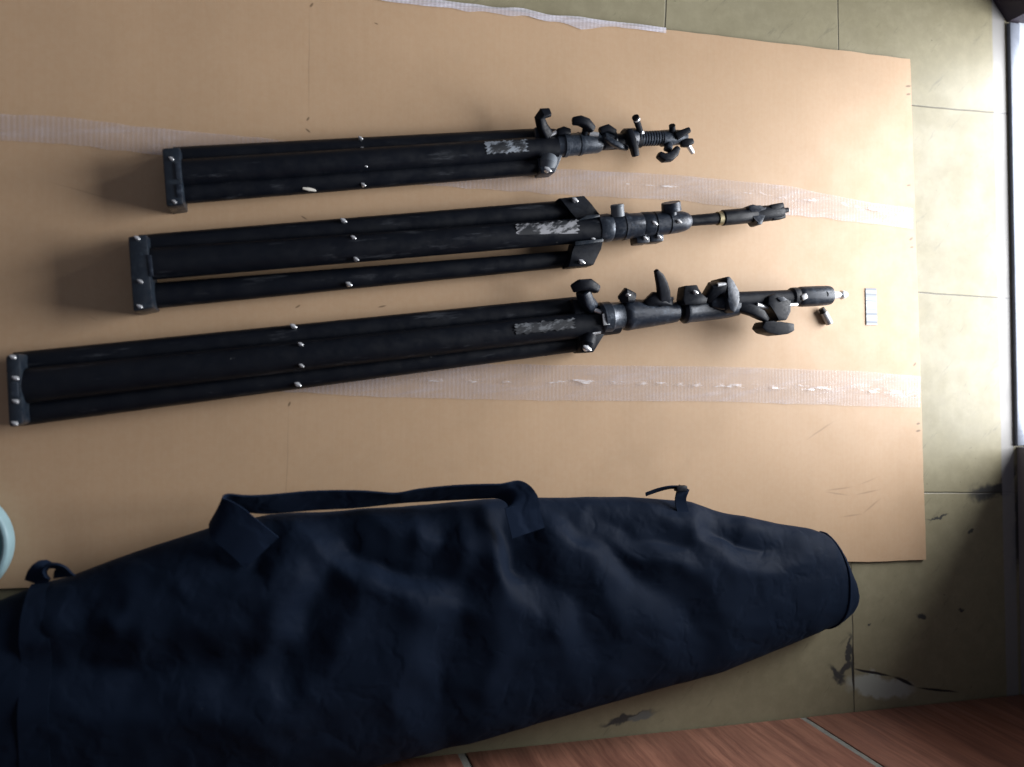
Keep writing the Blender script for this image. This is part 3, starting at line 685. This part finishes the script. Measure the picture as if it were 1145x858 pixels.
def segd(x, y, a):
    x0, y0, x1, y1 = a[:4]; dx, dy = x1-x0, y1-y0
    t = max(0, min(1, ((x-x0)*dx+(y-y0)*dy)/(dx*dx+dy*dy))); return math.hypot(x-x0-t*dx, y-y0-t*dy)
def fold(x, y):
    v = 0
    xx = x + 9*noise.noise(Vector((x*.03, y*.03, 0))); yy = y + 9*noise.noise(Vector((x*.03, y*.03, 9)))
    for a in RIDGE:
        dd = segd(xx, yy, a)/a[4]
        if dd < 3.2: v += a[5]*math.exp(-dd**1.6)
    for pl, wl, wr, dep in VALLEY:
        best = 1e9
        for k in range(len(pl)-1):
            x0, y0 = pl[k]; x1, y1 = pl[k+1]; dx, dy = x1-x0, y1-y0
            t = max(0, min(1, ((xx-x0)*dx+(yy-y0)*dy)/(dx*dx+dy*dy))); ex, ey = xx-x0-t*dx, yy-y0-t*dy
            d = math.hypot(ex, ey)
            if d < best:
                best = d; side = dx*ey-dy*ex; g = (k+t)/(len(pl)-1)
        w = wl if side > 0 else wr
        if best < 2.2*w:
            q = math.sqrt((best/w)**2+.004)-.063
            v -= 1.4*dep*(math.sin(math.pi*min(1, max(0, .12+.80*g)))**.6)*(max(0, 1-q)**1.3 - .22*math.exp(-((best/w-1.15)/.4)**2))
    q = Vector((x*.010, y*.015, 3.3))
    v += .0022*noise.noise(q) + .0016*(1-2*abs(noise.noise(q*1.9))) + .0006*(1-2*abs(noise.noise(q*3.9+Vector((7, 1, 0)))))
    return v
bag, bi = thing('carry_bag', 'long navy black nylon carry bag with webbing handle, tapering to a blunt right end', 'bag', P(450, 700), 0)
def section(x):
    h = interp(hT, x); t_, b_ = interp(yT, x), interp(yB, x)
    zt = .45*h
    return P(x, t_, zt), P(x, b_, zt), h
def bag_pt(x, th, off=0.0):
    """th 0 = far (upper) edge, 90 = top, 180 = near edge"""
    A, B, h = section(x); mid = (A+B)/2; half = (A-B)/2
    c, s_ = math.cos(th), math.sin(th)
    e = .80
    cy = math.copysign(abs(c)**e, c); sz = math.copysign(abs(s_)**.9, s_)
    zz = h*.45 + (h*.55 if s_ > 0 else h*.45)*sz
    p = Vector((mid.x, mid.y, 0)) + Vector((half.x, half.y, 0))*cy; p.z = max(zz, .002)
    nrm = (Vector((half.x, half.y, 0)).normalized()*c + Z*s_*1.0).normalized()
    return p, nrm
def bag_surf(x, th, off=0.0):
    p, n = bag_pt(x, th)
    if math.sin(th) > -.25:
        px, py = PX(p); w = min(1, (math.sin(th)+.25)/.6)
        endw = min(1, max(0, (950-x)/60))
        edge = .35+.65*min(1, abs(math.sin(th))*1.6)
        p = p + n*fold(px, py)*w*(.25+.75*endw)*edge
    p.z = max(p.z, .0025+ (CT if PX(p)[1] < 627 and PX(p)[0] < 1030 else 0))
    return p + n*off
XS = [-160+i*4.2 for i in range(int((930+160)/4.2)+1)]
while XS[-1] < 950: XS.append(XS[-1]+max(.6, (951-XS[-1])*.10))
XS[-1] = 950.5
NA = 150
def shell(x0, x1, name, mat, off, parent, t0=None, t1=None):
    m = MB(bi); xs = [x for x in XS if x0 <= x <= x1]; rows = []
    for x in xs: rows.append([m.bm.verts.new(bi @ bag_surf(x, 2*math.pi*k/NA, off)) for k in range(NA)])
    for A, B in zip(rows, rows[1:]):
        for k in range(NA): m.bm.faces.new((A[k], A[(k+1) % NA], B[(k+1) % NA], B[k]))
    m.bm.faces.new(rows[0][::-1]); m.bm.faces.new(rows[-1])
    return m.build(name, mat, parent, 75)
body = shell(-200, 956, 'body', M['nylon'], 0, bag)
# piping round the blunt end
m = MB(bi); L = []
for k in range(0, 61):
    th = -.15+(math.pi+.3)*k/60; xx = 921+13*math.sin(th)*1.0
    L.append((bag_surf(xx, th, .0005), .0026))
m.lathe(L, 10); m.build('end_piping', M['web'], body, 60)
# straps round the bag
def band(name, path, wid, off=.0022, thick=.0016, parent=None, mat=None, sub=4):
    m = MB(bi); pts = []
    n = len(path)
    for i, (x, th) in enumerate(path):
        c = bag_surf(x, th, off)
        a = path[min(n-1, i+1)]; b0 = path[max(0, i-1)]
        d = (bag_surf(*a) - bag_surf(*b0)).normalized(); _, nr = bag_pt(x, th)
        pts.append((c, d.cross(nr).normalized()))
    m.ribbon(pts, wid, thick, sub); return m.build(name, mat or M['web'], parent or bag, 50)
R9 = math.radians
band('end_strap', [(54+i*.15, R9(6+i*6)) for i in range(22)], .034, .0010, .0012, None, M['nylon_end'])
# handle: webbing from a patch on the far side, along the far edge, twisted, back onto the bag
def wp_(x, y, z): return P(x, y, z)
hp = []
pa = wp_(300, 611, .128); pb = wp_(268, 592, .130)
hp = [
    (wp_(293, 618, .128), Vector((.85, .75, .10))), (wp_(272, 600, .134), Vector((.85, .7, .20))), (wp_(252, 583, .134), Vector((.75, .75, .25))),
    (wp_(243, 571, .124), Vector((.35, .6, .7))), (wp_(258, 563.5, .112), Vector((-.35, .45, .7))), (wp_(300, 564, .104), Vector((-.05, .58, .66))),
    (wp_(350, 560, .098), Vector((0, .60, .66))), (wp_(400, 558.5, .096), Vector((0, .56, .72))), (wp_(440, 557.5, .096), Vector((.06, .40, .80))),
    (wp_(470, 554, .100), Vector((-.04, .46, .76))), (wp_(510, 551, .106), Vector((0, .50, .74))), (wp_(548, 549.5, .112), Vector((.06, .48, .74))),
    (wp_(565, 550, .116), Vector((.40, .40, .62))), (wp_(577, 554, .122), Vector((.80, .22, .36))), (wp_(583, 562, .127), Vector((1.0, .05, .14))), (wp_(585, 574, .129), Vector((1, .06, .0))), (wp_(591, 596, .131), Vector((1, .2, .0)))]
m = MB(bi); m.ribbon(hp, .052, .0026, 8); handle = m.build('handle', M['web'], bag, 50)
# small buckle loop on the far edge near the narrow end
m = MB(bi); m.ribbon([(wp_(722, 553, .075), Vector((0, .5, .6))), (wp_(736, 548, .080), Vector((0, .5, .6))), (wp_(750, 545, .084), Vector((0, .4, .7))), (wp_(762, 546, .084), Vector((.3, .3, .7))), (wp_(765, 551, .082), Vector((.7, .2, .4)))], .014, .002, 6)
lp = m.build('side_loop', M['web'], bag, 50)
m = MB(bi); m.ribbon([(wp_(765, 545, .082), Vector((1, 0, .1))), (wp_(762, 553, .084), Vector((1, 0, .1))), (wp_(761, 561, .082), Vector((1, 0, .1))), (wp_(764, 575, .082), Vector((1, .05, .05)))], .019, .003, 6)
m.build('tab', M['web'], lp, 50)
m = MB(bi); kx = RM(762, 546, .086, 1); m.box(wp_(761, 546.2, .087), X, Y, Z, 6.8*kx, 3.2*kx, .006, .4); m.build('buckle', M['plastic'], lp)
# folded tail of the left strap sticking up at the far edge
m = MB(bi); m.ribbon([(wp_(40, 652, .066), Vector((.9, .1, .2))), (wp_(46, 640, .074), Vector((.9, .2, .3))), (wp_(58, 634, .080), Vector((.6, .3, .6))), (wp_(68, 636, .080), Vector((.6, .2, .7))), (wp_(72, 645, .076), Vector((.9, .1, .2)))], .03, .003, 6)
m.build('strap_tail', M['web'], bag, 50)

# ------------------------------------------------------------------ light
W = bpy.data.worlds.new('World'); SC.world = W; W.use_nodes = True
bg = W.node_tree.nodes['Background']; bg.inputs[0].default_value = (.78, .80, .94, 1); bg.inputs[1].default_value = .18
def area(name, loc, target, sx, sy, power, col):
    l = bpy.data.lights.new(name, 'AREA'); l.shape = 'RECTANGLE'; l.size = sx; l.size_y = sy; l.energy = power; l.color = col
    o = bpy.data.objects.new(name, l); C.objects.link(o); o.location = loc
    o.rotation_euler = (Vector(target)-Vector(loc)).to_track_quat('-Z', 'Y').to_euler(); return o
dc = dp(yR/2, 0, 0)
area('doorway_daylight', dc + so*1.4 + sd*-.12 + Z*1.08, dc + Z*.75, 2.5, 1.6, 310, (.97, .98, 1.0))
SC.view_settings.view_transform = 'Standard'; SC.view_settings.look = 'None'; SC.view_settings.exposure = 0; SC.view_settings.gamma = 1
SC.render.engine = 'CYCLES'
try: SC.cycles.use_denoising = True
except Exception: pass
